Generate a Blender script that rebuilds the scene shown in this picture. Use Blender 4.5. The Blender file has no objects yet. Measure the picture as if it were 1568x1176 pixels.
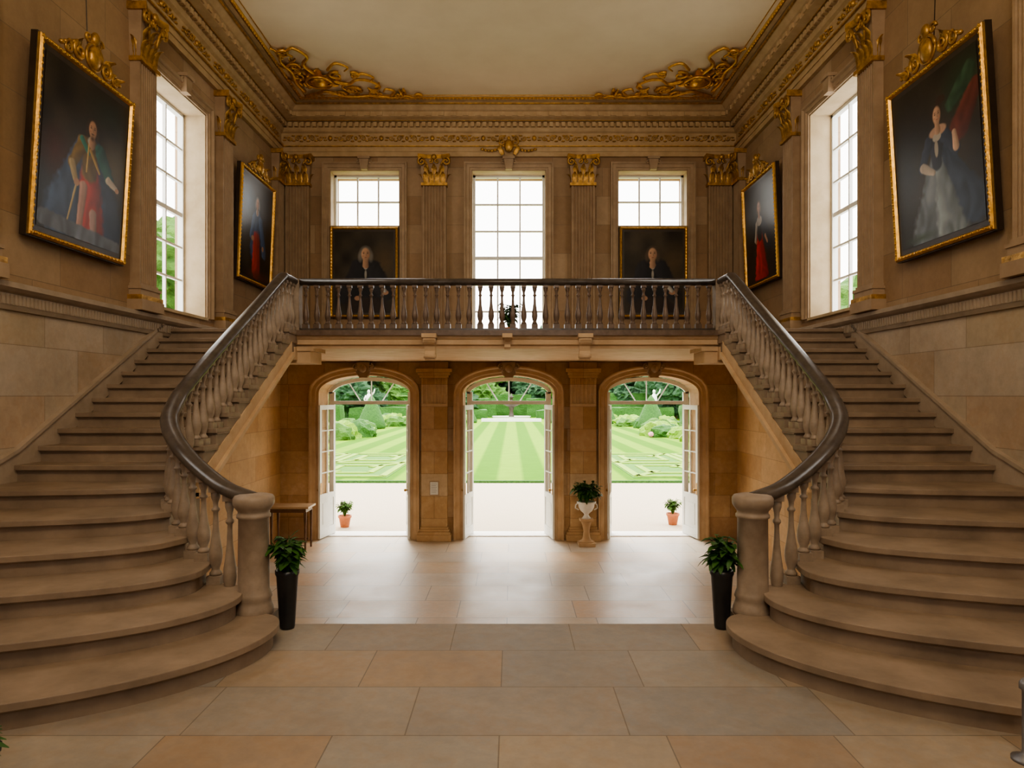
import bpy, bmesh, math, random
import numpy as np
from mathutils import Vector, Matrix, noise as mnoise
random.seed(7); rng=np.random.default_rng(5)
pi=math.pi
# ------------------------------------------------------------------ builder
class MB:
    def __init__(s): s.v=[];s.f=[];s.m=[];s.s=[]
    def add(s,vf,mat=0,smooth=False,M=None):
        vs,fs=vf
        o=len(s.v)
        if M is not None: vs=[tuple(M@Vector(p)) for p in vs]
        s.v.extend(vs)
        for f in fs:
            s.f.append(tuple(i+o for i in f)); s.m.append(mat); s.s.append(smooth)
    def merge(s,o,M=None,matoff=0):
        k=len(s.v)
        vs=o.v if M is None else [tuple(M@Vector(p)) for p in o.v]
        s.v.extend(vs)
        for f,m,sm in zip(o.f,o.m,o.s):
            s.f.append(tuple(i+k for i in f)); s.m.append(m+matoff); s.s.append(sm)
    def build(s,name,mats,parent=None,recalc=True,bevel=0):
        me=bpy.data.meshes.new(name)
        me.from_pydata(s.v,[],s.f)
        for m in mats: me.materials.append(m)
        me.polygons.foreach_set('material_index',s.m)
        me.polygons.foreach_set('use_smooth',s.s)
        me.update()
        if recalc:
            b=bmesh.new(); b.from_mesh(me); bmesh.ops.recalc_face_normals(b,faces=b.faces); b.to_mesh(me); b.free()
        ob=bpy.data.objects.new(name,me); bpy.context.scene.collection.objects.link(ob)
        if parent: ob.parent=parent
        if bevel:
            bm=ob.modifiers.new('bev','BEVEL'); bm.width=bevel; bm.segments=2; bm.limit_method='ANGLE'; bm.angle_limit=0.8
        return ob
def box(x0,x1,y0,y1,z0,z1):
    v=[(x0,y0,z0),(x1,y0,z0),(x1,y1,z0),(x0,y1,z0),(x0,y0,z1),(x1,y0,z1),(x1,y1,z1),(x0,y1,z1)]
    return v,[(0,3,2,1),(4,5,6,7),(0,1,5,4),(1,2,6,5),(2,3,7,6),(3,0,4,7)]
def lathe(prof,n=16,c=(0,0,0),hs=1.0):
    v=[];f=[]
    for r,z in prof:
        for i in range(n):
            a=2*pi*i/n; v.append((c[0]+r*math.cos(a),c[1]+r*math.sin(a),c[2]+z*hs))
    for j in range(len(prof)-1):
        for i in range(n):
            k=(i+1)%n; f.append((j*n+i,j*n+k,(j+1)*n+k,(j+1)*n+i))
    f.append(tuple(range(n-1,-1,-1))); L=(len(prof)-1)*n; f.append(tuple(range(L,L+n)))
    return v,f
def tube(pts,rad,n=6):
    pts=[Vector(p) for p in pts]; v=[];f=[]; N=len(pts)
    if not hasattr(rad,'__len__'): rad=[rad]*N
    up=Vector((0,0,1))
    t0=(pts[1]-pts[0]).normalized()
    if abs(t0.dot(up))>.9: up=Vector((0,1,0))
    a=t0.cross(up).normalized()
    for i in range(N):
        t=(pts[min(i+1,N-1)]-pts[max(i-1,0)]).normalized()
        a=(a-t*a.dot(t)).normalized(); b=t.cross(a)
        for k in range(n):
            an=2*pi*k/n; v.append(tuple(pts[i]+(a*math.cos(an)+b*math.sin(an))*rad[i]))
    for i in range(N-1):
        for k in range(n):
            l=(k+1)%n; f.append((i*n+k,i*n+l,(i+1)*n+l,(i+1)*n+k))
    f.append(tuple(range(n-1,-1,-1))); f.append(tuple(range((N-1)*n,N*n)))
    return v,f
def ellipsoid(c,r,n=10,m=6):
    v=[(c[0],c[1],c[2]-r[2])];f=[]
    for j in range(1,m):
        p=-pi/2+pi*j/m
        for i in range(n):
            a=2*pi*i/n; v.append((c[0]+r[0]*math.cos(p)*math.cos(a),c[1]+r[1]*math.cos(p)*math.sin(a),c[2]+r[2]*math.sin(p)))
    v.append((c[0],c[1],c[2]+r[2]))
    for i in range(n):
        k=(i+1)%n; f.append((0,1+k,1+i))
        for j in range(m-2): f.append((1+j*n+i,1+j*n+k,1+(j+1)*n+k,1+(j+1)*n+i))
        f.append((1+(m-2)*n+i,1+(m-2)*n+k,len(v)-1))
    return v,f
def prism(poly,a,b,mapf):
    n=len(poly); v=[mapf(p[0],p[1],a) for p in poly]+[mapf(p[0],p[1],b) for p in poly]
    f=[tuple(range(n-1,-1,-1)),tuple(range(n,2*n))]
    for i in range(n):
        k=(i+1)%n; f.append((i,k,n+k,n+i))
    return v,f
def sweep2d(path,prof,closed,mapf,pclosed=True):
    n=len(path); P=[Vector((p[0],p[1])) for p in path]; v=[];f=[]; m=len(prof)
    for i in range(n):
        if closed: t1=(P[i]-P[i-1]).normalized(); t2=(P[(i+1)%n]-P[i]).normalized()
        else:
            t1=(P[i]-P[i-1]).normalized() if i>0 else (P[1]-P[0]).normalized()
            t2=(P[i+1]-P[i]).normalized() if i<n-1 else t1
        n1=Vector((-t1.y,t1.x)); n2=Vector((-t2.y,t2.x)); mt=(n1+n2)/(1+n1.dot(n2))
        for a,b in prof: v.append(mapf(P[i].x+mt.x*a,P[i].y+mt.y*a,b))
    R=n if closed else n-1
    for i in range(R):
        j=(i+1)%n
        for k in range(m if pclosed else m-1):
            l=(k+1)%m; f.append((i*m+k,i*m+l,j*m+l,j*m+k))
    if not closed and pclosed:
        f.append(tuple(range(m-1,-1,-1))); f.append(tuple(range((n-1)*m,n*m)))
    return v,f
def sweep3d(path,prof):
    n=len(path); P=[Vector(p) for p in path]; v=[];f=[]; m=len(prof)
    for i in range(n):
        t1=(P[i]-P[i-1]) if i>0 else (P[1]-P[0]); t2=(P[i+1]-P[i]) if i<n-1 else t1
        t1=Vector((t1.x,t1.y)).normalized(); t2=Vector((t2.x,t2.y)).normalized()
        n1=Vector((-t1.y,t1.x)); n2=Vector((-t2.y,t2.x)); mt=(n1+n2)/(1+n1.dot(n2))
        for a,b in prof: v.append((P[i].x+mt.x*a,P[i].y+mt.y*a,P[i].z+b))
    for i in range(n-1):
        for k in range(m):
            l=(k+1)%m; f.append((i*m+k,i*m+l,(i+1)*m+l,(i+1)*m+k))
    f.append(tuple(range(m-1,-1,-1))); f.append(tuple(range((n-1)*m,n*m)))
    return v,f
XY=lambda a,b,c:(a,b,c)
XZ=lambda a,b,c:(a,c,b)
YZ=lambda a,b,c:(c,a,b)
# ------------------------------------------------------------------ materials
def newmat(name):
    m=bpy.data.materials.new(name); m.use_nodes=True
    nt=m.node_tree; b=nt.nodes['Principled BSDF']; return m,nt,b
def mapping(nt,mode):
    tc=nt.nodes.new('ShaderNodeTexCoord')
    if mode is None: return tc.outputs['Object']
    sp=nt.nodes.new('ShaderNodeSeparateXYZ'); cb=nt.nodes.new('ShaderNodeCombineXYZ')
    nt.links.new(tc.outputs['Object'],sp.inputs[0])
    nt.links.new(sp.outputs['xyz'.index(mode[0])],cb.inputs[0]); nt.links.new(sp.outputs['xyz'.index(mode[1])],cb.inputs[1])
    return cb.outputs[0]
def ramp(nt,fac,cols,interp='LINEAR'):
    r=nt.nodes.new('ShaderNodeValToRGB'); e=r.color_ramp.elements; r.color_ramp.interpolation=interp
    n=len(cols)
    while len(e)<n: e.new(0.5)
    for i,c in enumerate(cols):
        e[i].position=i/(n-1) if interp=='LINEAR' else i/n; e[i].color=(*c,1)
    nt.links.new(fac,r.inputs[0]); return r.outputs[0]
def mixc(nt,a,b,fac,bt='MIX'):
    m=nt.nodes.new('ShaderNodeMix'); m.data_type='RGBA'; m.blend_type=bt
    for s,val in ((m.inputs[0],fac),(m.inputs[6],a),(m.inputs[7],b)):
        if isinstance(val,bpy.types.NodeSocket): nt.links.new(val,s)
        elif hasattr(val,'__len__'): s.default_value=(*val,1)
        else: s.default_value=val
    return m.outputs[2]
def noise(nt,vec,scale,detail=4,rough=.6):
    n=nt.nodes.new('ShaderNodeTexNoise'); n.inputs['Scale'].default_value=scale; n.inputs['Detail'].default_value=detail; n.inputs['Roughness'].default_value=rough
    if vec is not None: nt.links.new(vec,n.inputs['Vector'])
    return n.outputs['Fac']
def bumpit(nt,b,h,strength,dist=.01):
    bp=nt.nodes.new('ShaderNodeBump'); bp.inputs['Strength'].default_value=strength; bp.inputs['Distance'].default_value=dist
    nt.links.new(h,bp.inputs['Height']); nt.links.new(bp.outputs[0],b.inputs['Normal'])
def blocks(name,mode,cols,bw,bh,rough=.8,mortar=.006,mcol=.6,bump=.3,rvar=0,spec=.4,grain=1.0,blend=0,tint=(1,1,1)):
    m,nt,b=newmat(name); vec=mapping(nt,mode)
    br=nt.nodes.new('ShaderNodeTexBrick'); nt.links.new(vec,br.inputs['Vector'])
    br.inputs['Scale'].default_value=1; br.inputs['Brick Width'].default_value=bw; br.inputs['Row Height'].default_value=bh
    br.inputs['Mortar Size'].default_value=mortar; br.inputs['Color1'].default_value=(0,0,0,1); br.inputs['Color2'].default_value=(1,1,1,1); br.inputs['Mortar'].default_value=(.5,.5,.5,1)
    br.inputs['Mortar Smooth'].default_value=.1
    br.offset=.42; br.squash=1.35; br.squash_frequency=3
    col=ramp(nt,br.outputs['Color'],cols)
    o=mapping(nt,None)
    n1=noise(nt,o,1.1,5); n2=noise(nt,o,11,6,.7); n3=noise(nt,o,2.7,8,.65)
    if blend:
        mm=nt.nodes.new('ShaderNodeMapRange'); mm.inputs[1].default_value=.32; mm.inputs[2].default_value=.68; nt.links.new(n3,mm.inputs[0])
        col=mixc(nt,col,ramp(nt,mm.outputs[0],cols),blend)
    col=mixc(nt,col,ramp(nt,n1,[(.55,.53,.50),(1.3,1.3,1.3)]),.85*grain,'MULTIPLY')
    col=mixc(nt,col,ramp(nt,n2,[(.7,.68,.66),(1.2,1.2,1.2)]),.7*grain,'MULTIPLY')
    dk=mixc(nt,col,(mcol,mcol,mcol),1.0,'MULTIPLY')
    col=mixc(nt,col,dk,br.outputs['Fac'])
    col=mixc(nt,col,tint,1.0,'MULTIPLY')
    nt.links.new(col,b.inputs['Base Color'])
    b.inputs['Roughness'].default_value=rough; b.inputs['Specular IOR Level'].default_value=spec
    if rvar:
        mr=nt.nodes.new('ShaderNodeMapRange'); mr.inputs[1].default_value=.3; mr.inputs[2].default_value=.7; mr.inputs[3].default_value=rough-rvar; mr.inputs[4].default_value=rough+rvar
        nt.links.new(n1,mr.inputs[0]); nt.links.new(mr.outputs[0],b.inputs['Roughness'])
    inv=nt.nodes.new('ShaderNodeMath'); inv.operation='MULTIPLY_ADD'; inv.inputs[1].default_value=-1; nt.links.new(br.outputs['Fac'],inv.inputs[0]); nt.links.new(n2,inv.inputs[2])
    bumpit(nt,b,inv.outputs[0],bump,.006)
    return m
def plain(name,c1,c2,scale=6,rough=.6,metal=0,bump=.2,spec=.5,detail=4,bd=.01):
    m,nt,b=newmat(name); o=mapping(nt,None); n=noise(nt,o,scale,detail)
    mr=nt.nodes.new('ShaderNodeMapRange'); mr.inputs[1].default_value=.3; mr.inputs[2].default_value=.7; nt.links.new(n,mr.inputs[0])
    nt.links.new(ramp(nt,mr.outputs[0],[c1,c2]),b.inputs['Base Color'])
    b.inputs['Roughness'].default_value=rough; b.inputs['Metallic'].default_value=metal; b.inputs['Specular IOR Level'].default_value=spec
    if bump: bumpit(nt,b,n,bump,bd)
    return m
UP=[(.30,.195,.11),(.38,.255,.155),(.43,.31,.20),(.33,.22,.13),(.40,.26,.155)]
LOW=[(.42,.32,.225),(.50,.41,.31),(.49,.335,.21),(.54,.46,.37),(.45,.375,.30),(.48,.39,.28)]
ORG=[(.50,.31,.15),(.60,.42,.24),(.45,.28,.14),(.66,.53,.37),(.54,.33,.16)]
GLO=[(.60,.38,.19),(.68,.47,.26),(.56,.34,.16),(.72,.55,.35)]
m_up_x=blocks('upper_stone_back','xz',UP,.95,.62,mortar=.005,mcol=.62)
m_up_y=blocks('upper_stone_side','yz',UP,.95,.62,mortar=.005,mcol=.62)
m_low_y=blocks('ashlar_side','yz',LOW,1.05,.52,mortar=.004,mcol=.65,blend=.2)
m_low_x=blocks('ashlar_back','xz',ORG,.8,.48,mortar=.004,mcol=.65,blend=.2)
m_glow=blocks('ashlar_side_bounce_tint','yz',GLO,.9,.48,mortar=.004,mcol=.65,blend=.2)  # side ashlar with the orange glow of bounced light put into its colour
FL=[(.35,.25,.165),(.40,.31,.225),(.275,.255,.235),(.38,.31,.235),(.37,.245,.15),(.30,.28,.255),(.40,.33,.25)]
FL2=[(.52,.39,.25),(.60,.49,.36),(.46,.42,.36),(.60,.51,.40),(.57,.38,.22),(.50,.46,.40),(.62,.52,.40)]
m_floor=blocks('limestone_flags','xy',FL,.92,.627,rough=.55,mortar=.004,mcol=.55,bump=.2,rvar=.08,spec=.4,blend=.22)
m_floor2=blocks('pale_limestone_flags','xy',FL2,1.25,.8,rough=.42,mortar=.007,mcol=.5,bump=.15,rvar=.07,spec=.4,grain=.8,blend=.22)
m_step=plain('stair_stone',(.20,.145,.10),(.325,.24,.17),3,.62,bump=.25,detail=8)
m_trim=plain('trim_stone',(.33,.23,.145),(.44,.32,.21),4,.7)
m_trim2=plain('pilaster_stone',(.31,.21,.13),(.41,.29,.185),4,.7)
m_orange=plain('warm_stone',(.48,.32,.18),(.60,.43,.27),3,.7)
m_dado=plain('dado_stone',(.33,.26,.19),(.43,.34,.26),4,.7)
m_rev=plain('reveal_stone',(.44,.33,.20),(.54,.43,.28),4,.7)
m_bal=plain('baluster_stone',(.24,.18,.13),(.35,.27,.20),8,.5)
m_rail=plain('handrail',(.05,.038,.03),(.10,.08,.065),10,.28,bump=.05)
m_dbal=plain('dark_baluster',(.11,.07,.045),(.18,.12,.085),10,.4)
m_gold=plain('gilding',(.55,.29,.06),(.85,.52,.15),18,.38,metal=.85,bump=.5)
m_gold2=plain('old_gilding',(.26,.145,.045),(.68,.40,.12),12,.42,metal=.6,bump=.6)
m_ceil=plain('ceiling_plaster',(.72,.60,.41),(.77,.65,.45),1.5,.85,bump=.03)
m_corn=plain('cornice_plaster',(.42,.29,.155),(.53,.38,.22),5,.75)
m_white=plain('white_paint',(.70,.70,.66),(.78,.78,.74),5,.4,bump=.02)
m_black=plain('black_pot',(.015,.015,.016),(.03,.03,.032),5,.35)
m_leaf=plain('leaves',(.02,.07,.012),(.06,.16,.03),9,.5,bump=.1)
m_hedge=plain('hedge',(.015,.07,.008),(.055,.17,.02),9,.8,bump=1,detail=8,bd=.1)
m_hedgeY=plain('golden_shrub',(.11,.25,.012),(.26,.42,.03),9,.8,bump=1,detail=8,bd=.1)
m_tree=plain('tree_leaves',(.009,.04,.016),(.045,.12,.045),1.5,.9,bump=1,detail=10,bd=.4)
m_tree2=plain('light_tree_leaves',(.03,.10,.012),(.12,.25,.04),1.5,.9,bump=1,detail=10,bd=.4)
m_treeR=plain('copper_leaves',(.10,.04,.025),(.22,.10,.06),2.5,.9,bump=1,detail=10,bd=.4)
m_gravel=plain('gravel',(.43,.36,.26),(.57,.49,.38),40,.95,bump=.6,detail=10)
m_terra=plain('terracotta',(.42,.14,.06),(.55,.2,.1),8,.8)
m_wood=plain('wood',(.10,.05,.025),(.17,.09,.045),6,.4)
m_wood2=plain('pale_table_top',(.40,.27,.15),(.50,.35,.21),6,.35)
m_marble=plain('garden_marble',(.75,.73,.68),(.85,.83,.8),6,.6)
m_dark=plain('dark_wood_frame',(.03,.02,.013),(.05,.032,.02),6,.4)
m_grey=plain('grey_metal',(.25,.25,.27),(.32,.32,.34),6,.35,metal=.6)
m_pink=plain('flowers',(.6,.12,.2),(.8,.5,.55),20,.8)
def lawnmat():
    m,nt,b=newmat('striped_lawn'); vec=mapping(nt,None)
    sp=nt.nodes.new('ShaderNodeSeparateXYZ'); nt.links.new(vec,sp.inputs[0])
    a=nt.nodes.new('ShaderNodeMath'); a.operation='MULTIPLY_ADD'; a.inputs[1].default_value=pi/.95; a.inputs[2].default_value=pi/2; nt.links.new(sp.outputs[0],a.inputs[0])
    s=nt.nodes.new('ShaderNodeMath'); s.operation='SINE'; nt.links.new(a.outputs[0],s.inputs[0])
    c=nt.nodes.new('ShaderNodeMapRange'); c.inputs[1].default_value=-.25; c.inputs[2].default_value=.25; nt.links.new(s.outputs[0],c.inputs[0])
    col=ramp(nt,c.outputs[0],[(.070,.185,.002),(.155,.285,.012)])
    col=mixc(nt,col,ramp(nt,noise(nt,vec,1.2,8),[(.7,.7,.7),(1.25,1.25,1.25)]),.7,'MULTIPLY')
    nt.links.new(col,b.inputs['Base Color']); b.inputs['Roughness'].default_value=.95; b.inputs['Specular IOR Level'].default_value=.1
    return m
m_lawn=lawnmat()
def paintmat():
    m,nt,b=newmat('oil_paint'); a=nt.nodes.new('ShaderNodeAttribute'); a.attribute_name='Col'
    o=mapping(nt,None); n=noise(nt,o,9,6)
    col=mixc(nt,a.outputs['Color'],ramp(nt,n,[(.65,.65,.65),(1.3,1.3,1.3)]),.6,'MULTIPLY')
    nt.links.new(col,b.inputs['Base Color']); b.inputs['Roughness'].default_value=.35; b.inputs['Specular IOR Level'].default_value=.28
    bumpit(nt,b,noise(nt,o,60,4),.15,.004); return m
m_paint=paintmat()
# ------------------------------------------------------------------ dims
CH=3.13; D=14.8; W=4.96; ZF=1.254; ZL=4.1; ZC=9.3; YB=-3.0; ZE=8.28
RIS=(ZL-ZF)/17
# ------------------------------------------------------------------ walls
def cells(mb,u0,u1,z0,z1,t0,t1,ops,mapf,mat=0):
    us=sorted(set([u0,u1]+[o[0] for o in ops]+[o[1] for o in ops])); us=[u for u in us if u0<=u<=u1]
    for i in range(len(us)-1):
        a,b=us[i],us[i+1]; mid=(a+b)/2
        segs=sorted([(max(o[2],z0),min(o[3],z1)) for o in ops if o[0]<mid<o[1] and o[3]>z0 and o[2]<z1]); z=z0
        rects=[]
        for s in segs:
            if s[0]>z: rects.append((z,s[0]))
            z=s[1]
        if z<z1: rects.append((z,z1))
        for r in rects: mb.add(prism([(a,r[0]),(b,r[0]),(b,r[1]),(a,r[1])],t0,t1,mapf),mat)
DX=[-3.12,0.0,3.12]; DHW=.99; T=.75
SW=[(9.57,11.2),(4.2,5.8)]  # second pair is out of view, added to light the interior
SWZ=(4.38,7.72)
wb=MB()
ops=[(x-DHW,x+DHW,-.2,3.6) for x in DX]
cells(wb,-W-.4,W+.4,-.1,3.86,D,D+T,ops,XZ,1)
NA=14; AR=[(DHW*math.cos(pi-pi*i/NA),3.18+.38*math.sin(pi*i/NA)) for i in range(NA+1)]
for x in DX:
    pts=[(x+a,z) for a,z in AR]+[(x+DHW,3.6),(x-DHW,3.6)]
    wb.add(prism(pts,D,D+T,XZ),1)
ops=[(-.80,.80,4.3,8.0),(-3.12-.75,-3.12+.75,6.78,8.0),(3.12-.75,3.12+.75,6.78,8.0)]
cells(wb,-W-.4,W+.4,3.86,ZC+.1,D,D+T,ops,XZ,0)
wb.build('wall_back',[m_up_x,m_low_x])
for sx,nm in ((-1,'wall_left'),(1,'wall_right')):
    w=MB(); mf=lambda a,b,c:(c,a,b)
    ops=[(a,b,SWZ[0],SWZ[1]) for a,b in SW]
    t0,t1=sx*W,sx*(W+.5)
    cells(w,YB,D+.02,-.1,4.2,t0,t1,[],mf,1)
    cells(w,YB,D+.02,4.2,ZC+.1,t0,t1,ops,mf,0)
    # thin panel under the flights, orange bounced light painted into its colour
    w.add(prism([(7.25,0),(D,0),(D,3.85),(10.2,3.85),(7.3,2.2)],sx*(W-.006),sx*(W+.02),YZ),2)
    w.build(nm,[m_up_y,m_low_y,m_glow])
w=MB(); cells(w,-W-.4,W+.4,-.1,ZC+.1,YB-.4,YB,[(-1.2,1.2,4.4,7.7)],XZ,0); w.build('wall_rear',[m_up_x])
w=MB(); w.add(box(-W-.4,W+.4,YB-.3,D+.5,ZC,ZC+.3)); w.build('ceiling',[m_ceil])
# floors
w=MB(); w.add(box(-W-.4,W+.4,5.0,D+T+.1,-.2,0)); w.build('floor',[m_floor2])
w=MB(); w.add(box(-W,W,YB,5.6,0.0,ZF))
for i in range(6):
    w.add(box(-1.95,1.95,5.6+.29*i,5.6+.29*(i+1),0.0,ZF-(i+1)*ZF/7))
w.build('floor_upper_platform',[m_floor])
# ------------------------------------------------------------------ cornice / entablature
room=[(-W,YB),(W,YB),(W,D),(-W,D)]
c=MB()
prof=[(0,ZE),(.07,ZE),(.07,ZE+.1),(.09,ZE+.1),(.09,ZE+.2),(.12,ZE+.22),(.12,ZE+.26),(.05,ZE+.28),(.05,ZE+.50),(.10,ZE+.53),(.13,ZE+.58),(.13,ZE+.70),(.22,ZE+.72),(.36,ZE+.75),(.36,ZE+.85),(.40,ZE+.87),(.48,ZE+.94),(.52,ZE+.97),(.52,ZC),(0,ZC)]
c.add(sweep2d(room,prof,True,XY),0)
def along(per,inset,z0,z1,dep,wid,mat):
    L=W-inset
    for y in (D-inset,):
        n=int(2*L/per)
        for i in range(n+1):
            x=-n*per/2+i*per
            c.add(box(x-wid/2,x+wid/2,y-dep,y+.02,z0,z1),mat)
    n=int((D-inset-YB)/per)
    for sx in (-1,1):
        for i in range(n):
            y=D-inset-dep-i*per
            c.add(box(min(sx*L,sx*(L-dep)),max(sx*L,sx*(L-dep)),y-wid/2,y+wid/2,z0,z1),mat)
along(.13,.13,ZE+.60,ZE+.69,.08,.075,0)
along(.26,.36,ZE+.76,ZE+.84,.03,.12,0)
for zz,ins,r,mt in ((ZE+.205,.115,.012,1),(ZE+.955,.515,.014,1),(ZE+.72,.215,.010,1)):
    c.add(sweep2d(room,[(ins-r,zz-r),(ins+r,zz-r),(ins+r,zz+r),(ins-r,zz+r)],True,XY),mt)
c.build('trim_cornice',[m_corn,m_gold2])
c=MB()
c.add(sweep2d(room,[(.54,ZC),(.54,ZC-.03),(.62,ZC-.03),(.62,ZC)],True,XY),1)
c.add(sweep2d(room,[(.63,ZC),(.63,ZC-.015),(.645,ZC-.03),(.67,ZC-.03),(.685,ZC-.015),(.685,ZC)],True,XY),0)
c.add(sweep2d(room,[(.76,ZC),(.76,ZC-.012),(.772,ZC-.012),(.772,ZC)],True,XY),0)
for i in range(110):
    x=-W+.67+i*(2*W-1.34)/109; c.add(ellipsoid((x,D-.66,ZC-.03),(.028,.02,.018),6,4),0,True)
for sx in (-1,1):
    for i in range(170):
        y=D-.66-i*.085; c.add(ellipsoid((sx*(W-.66),y,ZC-.03),(.02,.028,.018),6,4),0,True)
c.build('trim_ceiling_gilding',[m_gold,m_corn])
# ------------------------------------------------------------------ ornaments
def spiral(cx,cz,r0,a0,turns,rad,y=0,n=16,r1=.15,flat=None):
    P=[];R=[]
    for i in range(n):
        t=i/(n-1); a=a0+turns*2*pi*t; r=r0*(1-t*(1-r1))
        P.append((cx+r*math.cos(a),y,cz+r*math.sin(a))); R.append(rad*(1-.5*t))
    return tube(P,R,6)
def leafshape(w,h,curl,rows=6,teeth=True):
    v=[];f=[]
    for j in range(rows+1):
        t=j/rows; ww=w/2*(math.sin(pi*(.22+.78*t))**.7 if t<1 else .25)
        if teeth and j%2: ww*=.78
        y=-curl*(t**3); z=h*(t-.18*t**4)
        if t>.85: z-=.05*h
        v+= [(-ww,y+.015,z),(-ww*.4,y-.012,z),(0,y+.008,z),(ww*.4,y-.012,z),(ww,y+.015,z)]
    for j in range(rows):
        for k in range(4):
            a=j*5+k; f.append((a,a+1,a+6,a+5))
    return v,f
def capital(w,h,dep):
    o=MB()
    o.add(([(-w/2,0,0),(w/2,0,0),(w/2,-dep,0),(-w/2,-dep,0),(-w*.6,0,h*.86),(w*.6,0,h*.86),(w*.6,-dep-.05,h*.86),(-w*.6,-dep-.05,h*.86)],
           [(0,1,2,3),(4,5,6,7),(0,1,5,4),(1,2,6,5),(2,3,7,6),(3,0,4,7)]),1)
    o.add(box(-w*.56,w*.56,-dep-.04,0,-.03,.03),0)
    for i in range(4):
        x=-w/2+w*(i+.5)/4; o.add(leafshape(w/3.4,h*.45,.10),0,True,Matrix.Translation((x,-dep-.015,.02)))
    for i in range(3):
        x=-w/2+w*(i+.5)/3; o.add(leafshape(w/3.2,h*.72,.14),0,True,Matrix.Translation((x,-dep-.01,.05)))
    for sx in (-1,1):
        o.add(leafshape(.1,h*.45,.1),0,True,Matrix.Translation((sx*w/2,-dep/2,.02))@Matrix.Rotation(sx*pi/2,4,'Z'))
        o.add(spiral(sx*w*.52,h*.74,.09,pi/2,sx*-1.4,.026,-dep-.10),0,True)
        o.add(spiral(sx*w*.13,h*.76,.05,pi/2,sx*1.3,.018,-dep-.08),0,True)
        o.add(tube([(sx*w*.2,-dep-.05,h*.35),(sx*w*.3,-dep-.08,h*.65),(sx*w*.45,-dep-.1,h*.84)],[.015,.02,.025]),0,True)
    o.add(prism([(-w*.68,0),(w*.68,0),(w*.68,-dep-.13),(w*.3,-dep-.06),(-w*.3,-dep-.06),(-w*.68,-dep-.13)],h*.86,h,XY),0)
    o.add(ellipsoid((0,-dep-.1,h*.9),(.06,.04,.06)),0,True)
    return o
def pilaster(name,loc,rz,z0,z1,w=.46,dep=.13,cap=.62,flut=True):
    o=MB(); M=Matrix.Translation(loc)@Matrix.Rotation(rz,4,'Z')
    zc=z1-cap; zb=z0+.36
    n=7; P=[(-w/2,0),(-w/2,-dep)]; e=.03; fw=(w-2*e)/n
    for i in range(n):
        x=-w/2+e+i*fw
        if flut:
            P.append((x+.006,-dep))
            for k in range(1,4):
                a=pi*k/4; P.append((x+fw/2-(fw/2-.006)*math.cos(a),-dep+.036*math.sin(a)))
            P.append((x+fw-.006,-dep))
    P+=[(w/2,-dep),(w/2,0)]
    o.add(prism(P,zb,zc,XY),0)
    for (ex,a,b,mt) in ((.07,z0,z0+.14,0),(.06,z0+.14,z0+.20,2),(.03,z0+.20,z0+.28,0),(.045,z0+.28,z0+.32,0),(.015,z0+.32,zb,0)):
        o.add(box(-w/2-ex,w/2+ex,-dep-ex,0,a,b),mt)
    C=capital(w,cap,dep)
    for k in range(len(C.m)): C.m[k]=[2,1][C.m[k]]
    o.merge(C,Matrix.Translation((0,0,zc)))
    ob=o.build(name,[m_trim2,m_trim2,m_gold2])
    ob.matrix_world=M
    return ob
for y in (2.7,6.28,9.2,11.8):
    pilaster('pilaster',(-W,y,0),pi/2,4.25,ZE,cap=.72,w=.43); pilaster('pilaster',(W,y,0),-pi/2,4.25,ZE,cap=.72,w=.43)
for y in (14.5,):
    pilaster('pilaster',(-W,y,0),pi/2,4.1,ZE,w=.40); pilaster('pilaster',(W,y,0),-pi/2,4.1,ZE,w=.40)
for x in (-4.55,-1.6,1.6,4.55):
    pilaster('pilaster',(x,D,0),0,4.1,ZE,w=.5)
for x in (-1.6,1.6):
    o=MB(); w_=.56
    n=6; P=[(-w_/2,0),(-w_/2,-.14)]; fw=(w_-.06)/n
    o.add(box(-w_/2,w_/2,-.14,0,.3,2.95),0)
    for i in range(n):
        xx=-w_/2+.03+i*fw
        P.append((xx+.01,-.14))
        for k in range(1,4):
            a=pi*k/4; P.append((xx+fw/2-(fw/2-.01)*math.cos(a),-.14+.03*math.sin(a)))
        P.append((xx+fw-.01,-.14))
    P+=[(w_/2,-.14),(w_/2,0)]
    o.add(prism(P,2.95,3.5,XY),0)
    for ex,a,b in ((.09,0,.14),(.07,.14,.2),(.04,.2,.25),(.02,.25,.3),(.03,3.5,3.56),(.06,3.56,3.62),(.1,3.62,3.7),(.02,3.7,3.85)):
        o.add(box(-w_/2-ex,w_/2+ex,-.14-ex,0,a,b),0)
    ob=o.build('pilaster',[m_low_x],bevel=.008); ob.location=(x,D,0)
def motif(wd,ht,rad=.018,y=0):
    o=MB()
    o.add(ellipsoid((0,y,0),(ht*.2,.04,ht*.26),8,6),0,True)
    for sx in (-1,1):
        o.add(spiral(sx*wd*.17,0,ht*.36,pi if sx>0 else 0,-sx*1.5,rad,y),0,True)
        o.add(spiral(sx*wd*.36,0,ht*.3,pi if sx>0 else 0,sx*1.4,rad*.9,y),0,True)
        for k,(ax,az) in enumerate(((.1,.3),(.26,-.28),(.28,.3),(.46,.1),(.48,-.2),(.08,-.32))):
            o.add(ellipsoid((sx*wd*ax,y,ht*az),(wd*.045,.025,ht*.09),6,4),0,True)
    return o
fz=MB(); mo=motif(.92,.19,.015)
for i in range(9):
    x=-4.4+i*1.1; fz.merge(mo,Matrix.Translation((x,D-.065,ZE+.39)))
for sx in (-1,1):
    for i in range(15):
        fz.merge(mo,Matrix.Translation((sx*(W-.065),D-.75-i*1.1,ZE+.39))@Matrix.Rotation(-sx*pi/2,4,'Z'))
for i in range(8):
    x=-3.85+i*1.1; fz.add(ellipsoid((x,D-.08,ZE+.39),(.05,.04,.06),8,5),0,True)
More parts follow.
